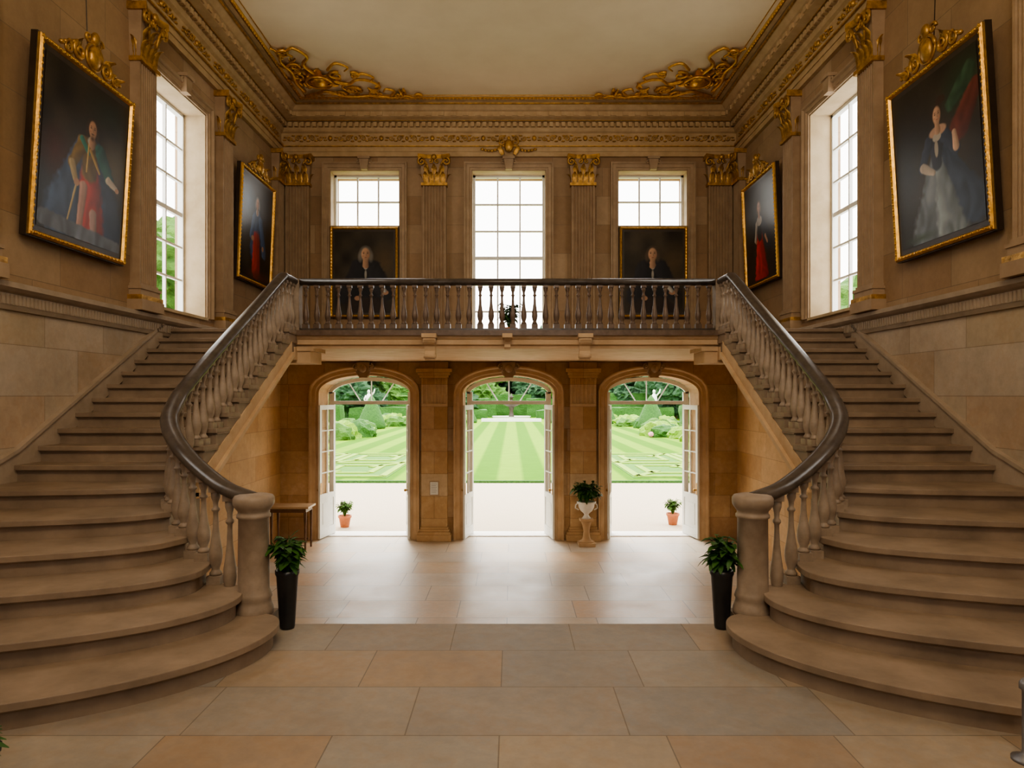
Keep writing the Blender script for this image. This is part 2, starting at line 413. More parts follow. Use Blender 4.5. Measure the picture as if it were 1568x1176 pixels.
fz.add(ellipsoid((0,D-.16,ZE+.2),(.10,.06,.14),12,8),0,True)
for sx in (-1,1):
    fz.add(spiral(sx*.14,ZE+.28,.08,pi/2,-sx*1.4,.018,D-.14),0,True)
    fz.add(leafshape(.12,.24,.08),0,True,Matrix.Translation((sx*.12,D-.14,ZE+.02))@Matrix.Rotation(sx*.5,4,'Y'))
    for k in range(6): fz.add(ellipsoid((sx*(.22+.07*k),D-.13,ZE+.14-.04*math.sin(k*.6)),(.04,.025,.03),6,4),0,True)
fz.build('trim_frieze_gilding',[m_gold2])
def corner(sx):
    o=MB(); R=random.Random(3)
    def tb(pts,r0,r1=None):
        P=[Vector((p[0],p[1],-.05)) for p in pts]; out=[]
        for i in range(len(P)-1):
            p0=P[max(i-1,0)];p1=P[i];p2=P[i+1];p3=P[min(i+2,len(P)-1)]
            for j in range(5):
                t=j/5; out.append(.5*((2*p1)+(p2-p0)*t+(2*p0-5*p1+4*p2-p3)*t*t+(3*p1-p0-3*p2+p3)*t**3))
        out.append(P[-1]); n=len(out); r1=r1 or r0*.6
        o.add(tube(out,[r0+(r1-r0)*i/(n-1) for i in range(n)],7),0,True)
    def H(vf):
        v,f=vf; return [(p[0],p[2],p[1]) for p in v],f
    def leaf(x,y,a,L,wd):
        vf=leafshape(wd,L,.06,6); M=Matrix.Translation((x,y,-.04))@Matrix.Rotation(a,4,'Z')@Matrix.Rotation(-pi/2,4,'X')
        o.add(vf,0,True,M)
    def sc(cx,cy,r,a0,t,rad): o.add(H(spiral(cx,cy,r,a0,t,rad,-.05,22)),0,True)
    cx,cy=.62,.85
    for k in range(9):
        a=k*2*pi/9; leaf(cx+.10*math.cos(a),cy+.10*math.sin(a),a-pi/2,.42,.18)
    o.add(ellipsoid((cx,cy,-.07),(.16,.20,.09),14,8),0,True)
    o.add(H(spiral(cx,cy,.25,0,1,.028,-.09,24,1.0)),0,True)
    tb([(.15,.15),(.4,.28),(.6,.4),(.8,.3),(1.1,.16),(1.5,.2),(1.9,.12),(2.2,.18),(2.35,.10)],.04,.02)
    tb([(.9,.85),(1.15,.72),(1.35,.9),(1.6,.85),(1.75,.6),(1.6,.45),(1.5,.55)],.035,.02)
    tb([(.2,.4),(.14,.8),(.2,1.2),(.12,1.6),(.2,1.9),(.1,2.1)],.04,.02)
    tb([(.6,1.15),(.5,1.5),(.66,1.8),(.5,2.1),(.34,1.95),(.4,1.8)],.035,.02)
    tb([(1.2,.4),(1.0,.55),(1.1,.75)],.03); tb([(1.9,.2),(2.0,.4),(1.85,.5),(1.78,.38)],.03,.015)
    tb([(1.3,1.0),(1.5,1.15),(1.7,1.0),(1.6,.85)],.03,.015); tb([(.9,1.3),(1.1,1.55),(1.3,1.4),(1.2,1.25)],.03,.015)
    for (x,y,r,a0,t) in ((1.18,.44,.17,0,1.5),(1.55,.3,.13,2,-1.5),(.28,1.05,.15,1,1.5),(.32,1.42,.13,3,-1.5),(1.0,1.08,.15,1,1.4),(.9,.30,.12,4,1.4),(2.05,.22,.09,1,-1.4),(.26,1.95,.10,0,1.4),(1.35,1.1,.11,2,-1.4),(2.45,.2,.08,0,1.4)):
        sc(x,y,r,a0,t,.03)
    for k in range(46):
        if k%2: x=R.uniform(.15,2.3); y=.12+R.random()*(.9-.3*x*.9 if x<1.9 else .2)
        else: y=R.uniform(.15,1.95); x=.12+R.random()*max(.12,.6-.22*y)
        leaf(x,abs(y),R.random()*6.28,R.uniform(.14,.24),R.uniform(.06,.10))
    ob=o.build('ceiling_corner_ornament',[m_gold])
    ob.scale=(-sx,-1,1); ob.location=(sx*(W-.66),D-.66,ZC-.005)
corner(-1); corner(1)
# ------------------------------------------------------------------ dado ledge on sides, sloped skirtings
for sx,nm in ((-1,'trim_dado_left'),(1,'trim_dado_right')):
    d=MB()
    mf=lambda a,b,c,sx=sx:(sx*(W-a),c,b)
    pr=[(0,3.98),(.03,3.98),(.05,4.02),(.05,4.14),(.09,4.16),(.13,4.19),(.13,4.24),(.06,4.26),(0,4.26)]
    v=[mf(a,b,YB) for a,b in pr]+[mf(a,b,11.9) for a,b in pr]; n=len(pr)
    d.add((v,[tuple(range(n)),tuple(range(n,2*n))]+[(i,(i+1)%n,n+(i+1)%n,n+i) for i in range(n)]),0)
    for i in range(120):
        y=5.0+i*.057; d.add(box(min(sx*(W-.05),sx*(W-.065)),max(sx*(W-.05),sx*(W-.065)),y,y+.03,4.03,4.13),0)
    off=[(3.1,ZF+.16),(3.6,ZF+.33),(4.9,1.95),(5.9,2.20),(6.88,2.55),(9.75,4.12)]
    pts=off+[(9.75,3.9),(6.5,2.0),(4.9,1.7),(4.2,ZF),(3.1,ZF)]
    d.add(prism(pts,sx*(W-.045),sx*W,YZ),0)
    top=off+[(p[0],p[1]+.04) for p in reversed(off)]
    d.add(prism(top,sx*(W-.065),sx*W,YZ),0)
    d.build(nm,[m_dado])
# ------------------------------------------------------------------ staircases
nos={}
WS=W-.004
for n in range(7,18):
    yn={7:6.88,8:7.22}.get(n,9.97-.305*(17-n)); nos[n]=[(3.27,yn),(WS,yn)]
nos[6]=[(3.2,6.5),(3.7,6.36),(4.3,6.27),(WS,6.2)]
nos[5]=[(3.0,6.12),(3.25,5.9),(3.7,5.75),(4.3,5.62),(WS,5.52)]
nos[4]=[(2.72,5.82),(2.85,5.55),(3.15,5.35),(3.7,5.15),(4.3,5.0),(WS,4.92)]
nos[3]=[(2.45,5.63),(2.42,5.3),(2.65,5.02),(3.1,4.8),(3.8,4.58),(4.4,4.47),(WS,4.4)]
nos[2]=[(2.18,5.52),(2.06,5.25),(2.12,4.95),(2.4,4.62),(2.9,4.34),(3.6,4.1),(4.3,3.96),(WS,3.88)]
nos[1]=[(1.99,5.34),(1.80,5.26),(1.71,5.05),(1.76,4.72),(1.98,4.36),(2.35,4.04),(2.85,3.78),(3.5,3.58),(4.2,3.47),(WS,3.42)]
def smooth(pl,k=6):
    if len(pl)<3: return pl
    P=[Vector(p) for p in pl]; out=[]
    for i in range(len(P)-1):
        p0=P[max(i-1,0)];p1=P[i];p2=P[i+1];p3=P[min(i+2,len(P)-1)]
        for j in range(k):
            t=j/k; q=.5*((2*p1)+(p2-p0)*t+(2*p0-5*p1+4*p2-p3)*t*t+(3*p1-p0-3*p2+p3)*t**3); out.append(tuple(q))
    out.append(tuple(P[-1])); return out
def offs(pl,d):
    P=[Vector(p) for p in pl]; o=[]
    for i,p in enumerate(P):
        t=(P[min(i+1,len(P)-1)]-P[max(i-1,0)]).normalized()
        q=p+Vector((t.y,-t.x))*d; q.x=min(q.x,WS)
        o.append(tuple(q))
    return o
RP=[(1.98,5.45,2.30),(2.3,5.56,2.40),(2.75,5.88,2.64),(3.10,6.32,2.87),(3.25,6.75,3.08),(3.27,7.1,3.29),(3.27,8.0,3.80),(3.27,9.0,4.345),(3.27,9.85,4.82),(3.27,10.05,4.87),(3.27,10.5,4.87)]
rp3=smooth(RP,8)
rlen=[0]
for i in range(1,len(rp3)): rlen.append(rlen[-1]+math.hypot(rp3[i][0]-rp3[i-1][0],rp3[i][1]-rp3[i-1][1]))
def rpt(s):
    for i in range(1,len(rp3)):
        if s<=rlen[i]:
            t=(s-rlen[i-1])/(rlen[i]-rlen[i-1]); return tuple(rp3[i-1][k]*(1-t)+rp3[i][k]*t for k in range(3))
    return rp3[-1]
BP=[(.03,.0),(.05,.0),(.053,.03),(.036,.06),(.034,.08),(.05,.15),(.058,.22),(.055,.30),(.04,.42),(.027,.56),(.022,.70),(.022,.76),(.036,.78),(.036,.80),(.022,.82),(.024,.88),(.04,.94),(.042,1.0)]
def baluster(mb,x,y,z0,z1,mat=0,k=1.0):
    h=z1-z0; b=.055
    mb.add(box(x-b*k,x+b*k,y-b*k,y+b*k,z0,z0+.07),mat)
    mb.add(lathe([(r*k*.92,z0+.07+t*(h-.12)) for r,t in BP],12,(x,y,0)),mat,True)
    mb.add(box(x-b*.8*k,x+b*.8*k,y-b*.8*k,y+b*.8*k,z1-.05,z1),mat)
RAILP=[(-.05,-.05),(-.075,-.03),(-.08,0),(-.06,.035),(-.025,.05),(.025,.05),(.06,.035),(.08,0),(.075,-.03),(.05,-.05)]
for sx in (-1,1):
    st=MB()
    Z=lambda n: ZF+RIS*n
    for n in range(1,7):
        a=smooth(nos[n]); b=smooth(nos[n+1])
        poly=[(sx*p[0],p[1]) for p in a+list(reversed(b))]
        st.add(prism(poly,0.0,Z(n)-.05,XY),0)
        a1=offs(a,.02)
        poly=[(sx*p[0],p[1]) for p in a1]+[(sx*p[0],p[1]) for p in reversed(b)]
        st.add(prism(poly,Z(n)-.065,Z(n)-.05,XY),0)
        a2=offs(a,.045)
        poly=[(sx*p[0],p[1]) for p in a2]+[(sx*p[0],p[1]) for p in reversed(b)]
        st.add(prism(poly,Z(n)-.05,Z(n),XY),1)
    P=[]
    for n in range(7,18):
        y=nos[n][0][1]; P.append((y,Z(n-1) if n>7 else 0)); P.append((y,Z(n)-.05))
    P+= [(10.44,ZL-.05),(10.44,3.78),(10.05,3.72),(7.5,2.36),(7.2,2.1),(7.2,0)]
    st.add(prism(P,sx*3.22,sx*WS,YZ),0)
    for n in range(7,18):
        y=nos[n][0][1]; y2=nos[n+1][0][1]+.01 if n<17 else 10.44
        st.add(box(min(sx*3.17,sx*WS),max(sx*3.17,sx*WS),y-.045,y2,Z(n)-.05,Z(n)),1)
        st.add(box(min(sx*3.17,sx*WS),max(sx*3.17,sx*WS),y-.02,y2,Z(n)-.065,Z(n)-.05),0)
        st.add(box(min(sx*3.19,sx*3.24),max(sx*3.19,sx*3.24),y-.01,y2,Z(n)-.19,Z(n)-.05),1)
    st.add(prism([(7.1,2.28),(10.1,3.93),(10.1,3.72),(7.1,2.07)],sx*3.18,sx*3.23,YZ),2)
    st.add(prism([(7.1,2.12),(10.1,3.77),(10.1,3.70),(7.1,2.05)],sx*3.14,sx*3.23,YZ),2)
    st.build('staircase',[m_step,m_step,m_orange],bevel=.016)
    bl=MB()
    path=[(sx*p[0],p[1],p[2]) for p in rp3]
    bl.add(sweep3d(path,RAILP),1,True)
    iy=[nos[n][0][1] for n in range(1,18)]
    s=.24
    while s<rlen[-1]-.1:
        x,y,z=rpt(s)
        n=sum(1 for q in iy if q<=y+.001)
        baluster(bl,sx*x,y,Z(n)-.002,z-.04)
        s+=.165
    bl.add(box(sx*3.27-.09,sx*3.27+.09,10.41,10.59,ZL,4.9),0)
    bl.build('stair_balustrade',[m_bal,m_rail])
    nw=MB()
    nw.add(box(-.15,.15,-.15,.15,0,.14),1)
    nw.add(lathe([(.148,.14),(.152,.17),(.148,.20),(.135,.23),(.13,.26),(.14,.28),(.132,.31),(.12,.34),(.116,.90),(.13,.91),(.13,.93),(.12,.94),(.12,.96),(.14,.985),(.155,1.01),(.158,1.03),(.158,1.06),(.145,1.08),(.11,1.09),(.02,1.095)],32),0,True)
    ob=nw.build('newel_post',[m_bal,m_bal]); ob.location=(sx*1.98,5.42,ZF)
# ------------------------------------------------------------------ balcony
b=MB()
b.add(box(-WS,WS,10.45,D,3.86,ZL-.03),0)
front=[(-3.3,10.45),(3.3,10.45)]
pr=[(0.0,3.84),(-.02,3.84),(-.03,3.88),(-.08,3.90),(-.08,3.97),(-.11,3.99),(-.13,4.03),(-.16,4.05),(-.16,4.10),(0,4.10)]
b.add(sweep2d(front,pr,False,XY),2)
b.add(box(-3.45,3.45,10.27,10.6,4.03,4.11),1)
b.add(box(-WS,WS,10.5,D,4.05,ZL),1)
for sx in (-1,1):
    b.add(box(min(sx*3.0,sx*3.6),max(sx*3.0,sx*3.6),10.4,11.0,3.62,3.86),2)
    b.add(box(min(sx*2.95,sx*3.6),max(sx*2.95,sx*3.6),10.37,11.05,3.80,3.86),2)
    b.add(box(min(sx*3.2,sx*WS),max(sx*3.2,sx*WS),10.3,10.75,3.66,3.86),2)
for x in (-1.17,1.17,0):
    k=.16 if x else .09
    P=[(0,4.02),(-.22,4.02),(-.24,3.96),(-.19,3.90),(-.12,3.87),(-.10,3.80),(-.13,3.72),(-.08,3.66),(0,3.68)]
    if x==0: P=[(p[0]*.8,4.02+(p[1]-4.02)*.55) for p in P]
    b.add(prism([(10.42+p[0],p[1]) for p in P],x-k/2,x+k/2,YZ),2)
    b.add(box(x-k/2-.03,x+k/2+.03,10.16,10.4,3.99,4.05),2)
    if x:
        b.add(tube([(x-k/2-.015,10.24,3.95),(x+k/2+.015,10.24,3.95)],.045,10),2,True)
        b.add(tube([(x-k/2-.015,10.32,3.72),(x+k/2+.015,10.32,3.72)],.035,10),2,True)
b.build('balcony',[m_orange,m_dbal,m_orange])
bb=MB()
bb.add(sweep3d([(-3.27,10.5,4.87),(3.27,10.5,4.87)],RAILP),1,True)
bb.add(box(-3.27,3.27,10.43,10.57,4.10,4.15),1)
n=38
for i in range(n):
    x=-3.1+i*6.2/(n-1); baluster(bb,x,10.5,4.15,4.83,0,.85)
bb.build('balcony_balustrade',[m_dbal,m_rail])
# ------------------------------------------------------------------ windows
def window(name,loc,rz,hw,z0,z1,cols,rows,rec=.3,meet=True,archi=True,key=True,az0=None):
    o=MB(); fw=.055
    y0=rec; y1=rec+.09
    hw-=.004; z1-=.004; z0+=.004
    o.add(box(-hw,-hw+fw,y0,y1,z0,z1),0); o.add(box(hw-fw,hw,y0,y1,z0,z1),0)
    o.add(box(-hw,hw,y0,y1,z1-fw,z1),0); o.add(box(-hw,hw,y0-.02,y1,z0,z0+.08),0)
    for i in range(1,cols):
        x=-hw+fw+(2*hw-2*fw)*i/cols; o.add(box(x-.016,x+.016,y0+.02,y1-.02,z0,z1),0)
    for j in range(1,rows):
        z=z0+.08+(z1-z0-.08-fw)*j/rows; t=.035 if (meet and j==rows//2) else .016
        o.add(box(-hw,hw,y0+.015,y1-.02,z-t,z+t),0)
    if archi:
        a0=az0 if az0 is not None else z0
        path=[(-hw-.01,a0),(-hw-.01,z1+.01),(hw+.01,z1+.01),(hw+.01,a0)]
        mf=lambda a,b_,c_:(a,-c_,b_)
        o.add(sweep2d(path,[(0,0),(0,.03),(.04,.03),(.05,.05),(.11,.05),(.13,.08),(.16,.08),(.16,0)],False,mf),1)
    if key:
        P=[(-.07,z1),(.07,z1),(.11,z1+.26),(-.11,z1+.26)]
        o.add(prism(P,-.12,0,XZ),1); o.add(box(-.13,.13,-.15,0,z1+.22,z1+.27),1)
        o.add(spiral(-.12,z1+.16,.05,0,1.3,.018,-.08),1,True); o.add(spiral(.12,z1+.16,.05,pi,-1.3,.018,-.08),1,True)
    ob=o.build(name,[m_white,m_trim]); ob.matrix_world=Matrix.Translation(loc)@Matrix.Rotation(rz,4,'Z'); return ob
window('window_1',(0,D,0),0,.80,4.3,8.0,3,6)
window('window_2',(-3.12,D,0),0,.75,6.78,8.0,3,2,meet=False,az0=4.3)
window('window_3',(3.12,D,0),0,.75,6.78,8.0,3,2,meet=False,az0=4.3)
k=4
for a,b_ in SW:
    for sx in (-1,1):
        window('window_%d'%k,(sx*W,(a+b_)/2,0),-sx*pi/2,(b_-a)/2,SWZ[0],SWZ[1],3,6,rec=.34); k+=1
window('window_%d'%k,(0,YB,0),pi,1.2,4.4,7.7,4,6,rec=.2)  # unseen rear window, added for front fill light
r=MB()
for x,hw,z0,z1 in ((0,.8,4.3,8.0),(-3.12,.75,6.78,8.0),(3.12,.75,6.78,8.0)):
    for s in (-1,1): r.add(box(min(x+s*hw,x+s*(hw-.012)),max(x+s*hw,x+s*(hw-.012)),D-.0,D+.3,z0,z1),0)
    r.add(box(x-hw,x+hw,D,D+.3,z1-.012,z1),0); r.add(box(x-hw,x+hw,D-.06,D+.3,z0-.03,z0+.012),0)
for a,b_ in SW:
    for sx in (-1,1):
        xs=sorted((sx*W,sx*(W+.34)))
        for yy in ((a,a+.012),(b_-.012,b_)): r.add(box(xs[0],xs[1],yy[0],yy[1],SWZ[0],SWZ[1]),0)
        r.add(box(xs[0],xs[1],a,b_,SWZ[1]-.012,SWZ[1]),0); r.add(box(min(sx*(W-.05),sx*(W+.34)),max(sx*(W-.05),sx*(W+.34)),a,b_,SWZ[0]-.03,SWZ[0]+.012),0)
r.build('trim_window_reveals',[m_rev])
# ------------------------------------------------------------------ doors
for di,x0 in enumerate(DX):
    o=MB(); yf=D+.66
    o.add(box(-.95,-.83,yf,yf+.08,0,3.2),0); o.add(box(.83,.95,yf,yf+.08,0,3.2),0)
    o.add(box(-.95,.95,yf-.02,yf+.08,2.92,3.0),0)
    arc=[(.97*math.cos(pi-pi*i/16),3.18+.36*math.sin(pi*i/16)) for i in range(17)]
    o.add(sweep2d(arc,[(0,yf),(-.09,yf),(-.09,yf+.08),(0,yf+.08)],False,XZ),0)
    for a in (-.42,0,.42):
        o.add(tube([(a*.6,yf+.04,3.0),(a*1.25,yf+.04,3.48-.12*abs(a))],.014,4),0)
    for s in (-1,1):
        L=MB(); w_=.74; h=2.88
        L.add(box(0,.09,-.022,.022,0,h)); L.add(box(w_-.09,w_,-.022,.022,0,h)); L.add(box(.09,w_-.09,-.022,.022,h-.1,h)); L.add(box(.09,w_-.09,-.022,.022,0,.2))
        L.add(box(.09,w_-.09,-.022,.022,.82,.94)); L.add(box(.09,w_-.09,-.010,.010,.2,.82)); L.add(box(.15,w_-.15,-.018,.018,.28,.74))
        L.add(box(w_/2-.012,w_/2+.012,-.015,.015,.94,h-.1))
        for j in range(1,4):
            z=.94+(h-.1-.94)*j/4; L.add(box(.09,w_-.09,-.015,.015,z-.012,z+.012))
        L.add(lathe([(.012,0),(.012,.03),(.03,.04),(.034,.06),(.02,.08)],10),1,True,Matrix.Translation((w_-.045,-.02*s,1.05))@Matrix.Rotation(pi/2*1,4,'X'))
        L.add(box(w_-.07,w_-.02,-.028,.028,.95,1.2),1)
        hx=s*.82; fx=s*.965; ang=math.atan2(-.72,(fx-hx))
        o.merge(L,Matrix.Translation((hx,yf-.03,.03))@Matrix.Rotation(ang,4,'Z'))
    arc2=[(-DHW,0.0)]+[(DHW*math.cos(pi-pi*i/16),3.18+.38*math.sin(pi*i/16)) for i in range(17)]+[(DHW,0.0)]
    o.add(sweep2d(arc2,[(0,D),(0,D-.04),(.05,D-.04),(.07,D-.07),(.14,D-.07),(.17,D-.11),(.2,D-.11),(.2,D)],False,XZ),2)
    o.add(prism([(-.09,3.5),(.09,3.5),(.14,3.84),(-.14,3.84)],D-.17,D,XZ),3)
    o.add(ellipsoid((0,D-.2,3.70),(.08,.05,.09)),3,True)
    for s in (-1,1):
        o.add(spiral(s*.16,3.74,.07,pi/2,-s*1.4,.022,D-.14),3,True)
        o.add(leafshape(.1,.16,.05),3,True,Matrix.Translation((s*.08,D-.17,3.55))@Matrix.Rotation(s*.5,4,'Y'))
    o.add(box(-.95,.95,D+.3,D+T+.05,0,.02),4)
    ob=o.build('door_%d'%(di+1),[m_white,m_gold2,m_orange,m_trim,m_marble]); ob.location=(x0,0,0)
# ------------------------------------------------------------------ paintings
def vn(Wd,H,nx,ny,seed):
    g=np.random.default_rng(seed).random((ny+2,nx+2)); xs=np.linspace(0,nx,Wd); ys=np.linspace(0,ny,H)
    xi=xs.astype(int); yi=ys.astype(int); fx=xs-xi; fy=ys-yi; fx=fx*fx*(3-2*fx); fy=fy*fy*(3-2*fy)
    fy=fy[:,None]; A=g[np.ix_(yi,xi)];B=g[np.ix_(yi,xi+1)];C=g[np.ix_(yi+1,xi)];Dd=g[np.ix_(yi+1,xi+1)]
    return (A*(1-fx)+B*fx)*(1-fy)+(C*(1-fx)+Dd*fx)*fy
def portrait(kind,a,H=300):
    Wd=int(H*a); yy,xx=np.mgrid[0:H,0:Wd]; X=(xx+.5)/H; Y=(yy+.5)/H
    if kind==0: X=X-.03; Y=Y*1.07
    if kind==1: X=X-.02; Y=Y*1.04
    img=np.zeros((H,Wd,3)); n1=vn(Wd,H,5,6,kind+1); n2=vn(Wd,H,16,8,kind+20); n3=vn(Wd,H,30,34,kind+40)
    SK=(.42,.235,.145)
    def put(m,c):
        m=np.clip(m,0,1)[...,None]; img[:]=img*(1-m)+np.array(c)*m
    def E(cx,cy,rx,ry,c,s=.2,sh=None):
        r=np.sqrt(((X-cx)/rx)**2+((Y-cy)/ry)**2); m=np.clip((1-r)/s,0,1)
        if sh is not None:
            f=np.clip(1-.6*((X-cx)/rx*sh)+.15*(Y-cy)/ry,.25,1.4)[...,None]; mm=m[...,None]; img[:]=img*(1-mm)+np.array(c)*f*mm
        else: put(m,c)
    def C(x0,y0,x1,y1,r0,r1,c,s=.25,fold=.5):
        dx,dy=x1-x0,y1-y0; t=np.clip(((X-x0)*dx+(Y-y0)*dy)/(dx*dx+dy*dy),0,1)
        ex=X-x0-t*dx; d=np.hypot(ex,Y-y0-t*dy)*(1+.25*(n3-.5)); r=r0+(r1-r0)*t; m=np.clip((1-d/r)/s,0,1)[...,None]
        u=ex/r
        st=.5+.5*np.sin(u*5+n1*14+n2*3+t*2)
        f=(1-fold*.35+fold*(.45*n2+.28*st))[...,None]; sd=np.clip(1.1-.6*u,.3,1.6)[...,None]
        img[:]=img*(1-m)+np.array(c)*f*sd*m
    def face(cx,cy,r,hair,skin=SK,low=True):
        if low:
            for s in (-1,1):
                E(cx+s*.72*r,cy-.35*r,r*.45,r*.95,hair,.6,.4)
        E(cx,cy+.3*r,r*.98,r*1.0,hair,.5,.4)
        C(cx,cy-.5*r,cx,cy-1.6*r,r*.40,r*.48,tuple(q*.75 for q in skin),fold=.1)
        E(cx,cy-.02*r,r*.68,r*1.0,skin,.25,.75)
        E(cx-.05*r,cy+.6*r,.4*r,.25*r,tuple(min(1,q*1.15) for q in skin),1)
        for s in (-1,1):
            E(cx+s*.28*r,cy+.12*r,.2*r,.13*r,tuple(q*.5 for q in skin),.9)
            E(cx+s*.28*r,cy+.12*r,.10*r,.07*r,(.03,.015,.01),.5); E(cx+s*.28*r,cy+.30*r,.19*r,.05*r,(.10,.05,.03),.6)
            E(cx+s*.36*r,cy-.25*r,.18*r,.15*r,(skin[0]*1.02,skin[1]*.72,skin[2]*.7),1)
        C(cx+.05*r,cy+.15*r,cx+.07*r,cy-.2*r,.05*r,.11*r,tuple(q*.62 for q in skin),s=.8,fold=.1)
        E(cx,cy-.22*r,.07*r,.06*r,tuple(min(1,q*1.2) for q in skin),.9)
        E(cx+.01*r,cy-.45*r,.2*r,.06*r,(.28,.05,.04),.6); E(cx,cy-.62*r,.18*r,.06*r,tuple(q*.7 for q in skin),1)
    base=np.array((.026,.020,.013)); img[:]=base*(0.4+n1[...,None]*1.5)
    if kind==0:
        E(.70,.58,.26,.22,(.085,.065,.025),1); E(.08,.2,.3,.25,(.035,.045,.07),1); E(.10,.50,.18,.2,(.07,.02,.012),1); E(.6,.92,.3,.15,(.02,.03,.02),1)
        C(.47,.62,.68,.05,.10,.22,(.02,.035,.075),fold=1.1)
        C(.33,.60,.17,.12,.08,.18,(.045,.07,.13),fold=1.2)
        C(.43,.44,.47,.12,.11,.15,(.30,.035,.025),fold=1.2)
        C(.37,.36,.34,.02,.045,.03,(.36,.20,.16)); C(.48,.20,.50,.02,.045,.03,(.30,.18,.15))
        C(.42,.63,.42,.48,.085,.09,(.12,.075,.025),fold=1.0); C(.34,.64,.25,.48,.06,.045,(.16,.10,.03),fold=1.0); C(.25,.48,.29,.39,.035,.028,(.32,.24,.12))
        C(.52,.64,.63,.49,.065,.055,(.015,.07,.06),fold=1); C(.33,.67,.40,.60,.025,.02,(.03,.16,.12),fold=.6); C(.42,.62,.52,.50,.014,.012,(.32,.20,.05),fold=.3); C(.40,.66,.39,.47,.009,.008,(.45,.30,.09),fold=.2)
        C(.30,.36,.22,.05,.010,.008,(.4,.3,.14),fold=.1); E(.3,.37,.028,.028,SK); C(.62,.48,.71,.45,.032,.022,(.4,.33,.27)); E(.72,.44,.024,.02,SK)
        E(.42,.68,.04,.035,(.42,.38,.31)); face(.43,.765,.066,(.045,.025,.013)); E(.43,.705,.03,.026,(.07,.035,.018),.9); E(.43,.735,.022,.008,(.08,.04,.02),.8); C(.02,.07,.75,.03,.06,.05,(.10,.11,.14),fold=1.4)
    elif kind==1:
        E(.68,.85,.25,.22,(.025,.06,.03),1); C(.77,.80,.62,.62,.06,.10,(.12,.03,.02),fold=1); E(.1,.5,.22,.28,(.025,.032,.04),1); C(.72,.9,.55,.78,.07,.05,(.03,.07,.04),fold=1)
        C(.40,.48,.34,.06,.08,.25,(.12,.14,.165),fold=1.5); C(.43,.46,.52,.06,.06,.17,(.16,.19,.215),fold=1.6); C(.48,.52,.72,.12,.05,.13,(.03,.045,.08),fold=1.4)
        C(.40,.63,.40,.47,.09,.055,(.025,.03,.05)); C(.33,.62,.25,.48,.05,.038,(.03,.04,.07)); C(.26,.48,.36,.42,.035,.022,(.4,.34,.29)); C(.48,.62,.58,.50,.055,.042,(.03,.04,.07)); C(.58,.51,.57,.60,.032,.022,(.48,.31,.22))
        E(.42,.665,.09,.038,(.50,.32,.23)); E(.41,.63,.045,.03,(.45,.41,.36)); E(.4,.56,.02,.06,(.36,.32,.27)); face(.42,.765,.062,(.05,.025,.015),(.52,.32,.22),low=False); E(.46,.845,.05,.03,(.05,.025,.015)); E(.2,.04,.2,.04,(.05,.08,.05),1)
    elif kind==2:
        E(.15,.75,.25,.2,(.08,.13,.19),1); C(.4,.6,.38,.3,.12,.16,(.03,.06,.13),fold=1); C(.4,.4,.42,.1,.1,.12,(.30,.03,.02),fold=1); C(.5,.6,.62,.3,.06,.07,(.05,.09,.18))
        C(.32,.6,.25,.42,.05,.04,(.05,.09,.18)); E(.4,.68,.04,.04,(.5,.46,.4)); face(.4,.77,.062,(.2,.18,.16)); E(.3,.4,.04,.03,SK); E(.58,.34,.03,.03,SK); E(.5,.03,.4,.08,(.1,.03,.02),1)
    elif kind==3:
        E(.15,.7,.3,.3,(.09,.10,.11),1); E(.6,.8,.2,.2,(.05,.06,.05),1)
        C(.4,.45,.42,.05,.08,.2,(.42,.02,.015),fold=1.2); C(.4,.6,.4,.45,.09,.07,(.02,.02,.02)); C(.48,.58,.62,.35,.06,.1,(.02,.02,.025)); E(.4,.6,.08,.055,(.42,.38,.33)); C(.33,.58,.28,.42,.035,.03,(.4,.36,.31)); E(.3,.4,.025,.025,SK); face(.4,.74,.06,(.14,.09,.05),(.48,.29,.2)); C(.55,.42,.6,.35,.02,.02,SK)
    else:
        mx=.38 if kind==4 else .35
        img*=1.5
        E(.6,.6,.3,.3,(.10,.065,.03),1); E(.1,.3,.25,.3,(.05,.035,.025),1)
        E(mx,.32,.22,.34,(.012,.012,.015),.12); C(mx-.09,.56,mx-.22,.2,.11,.12,(.015,.015,.019)); C(mx+.09,.56,mx+.24,.24,.11,.11,(.016,.016,.02)); E(mx+.02,.06,.33,.16,(.03,.018,.014),.3)
        E(mx,.585,.034,.06,(.50,.47,.42),.3); E(mx,.47,.018,.07,(.36,.34,.3),.5); E(mx+.24,.25,.045,.032,SK); C(mx+.20,.31,mx+.235,.27,.026,.026,(.42,.4,.36)); E(mx-.1,.18,.042,.032,SK)
        face(mx,.72,.088,(.20,.18,.155) if kind==4 else (.09,.06,.04),skin=(.50,.30,.19))
    return np.clip(img,0,1)
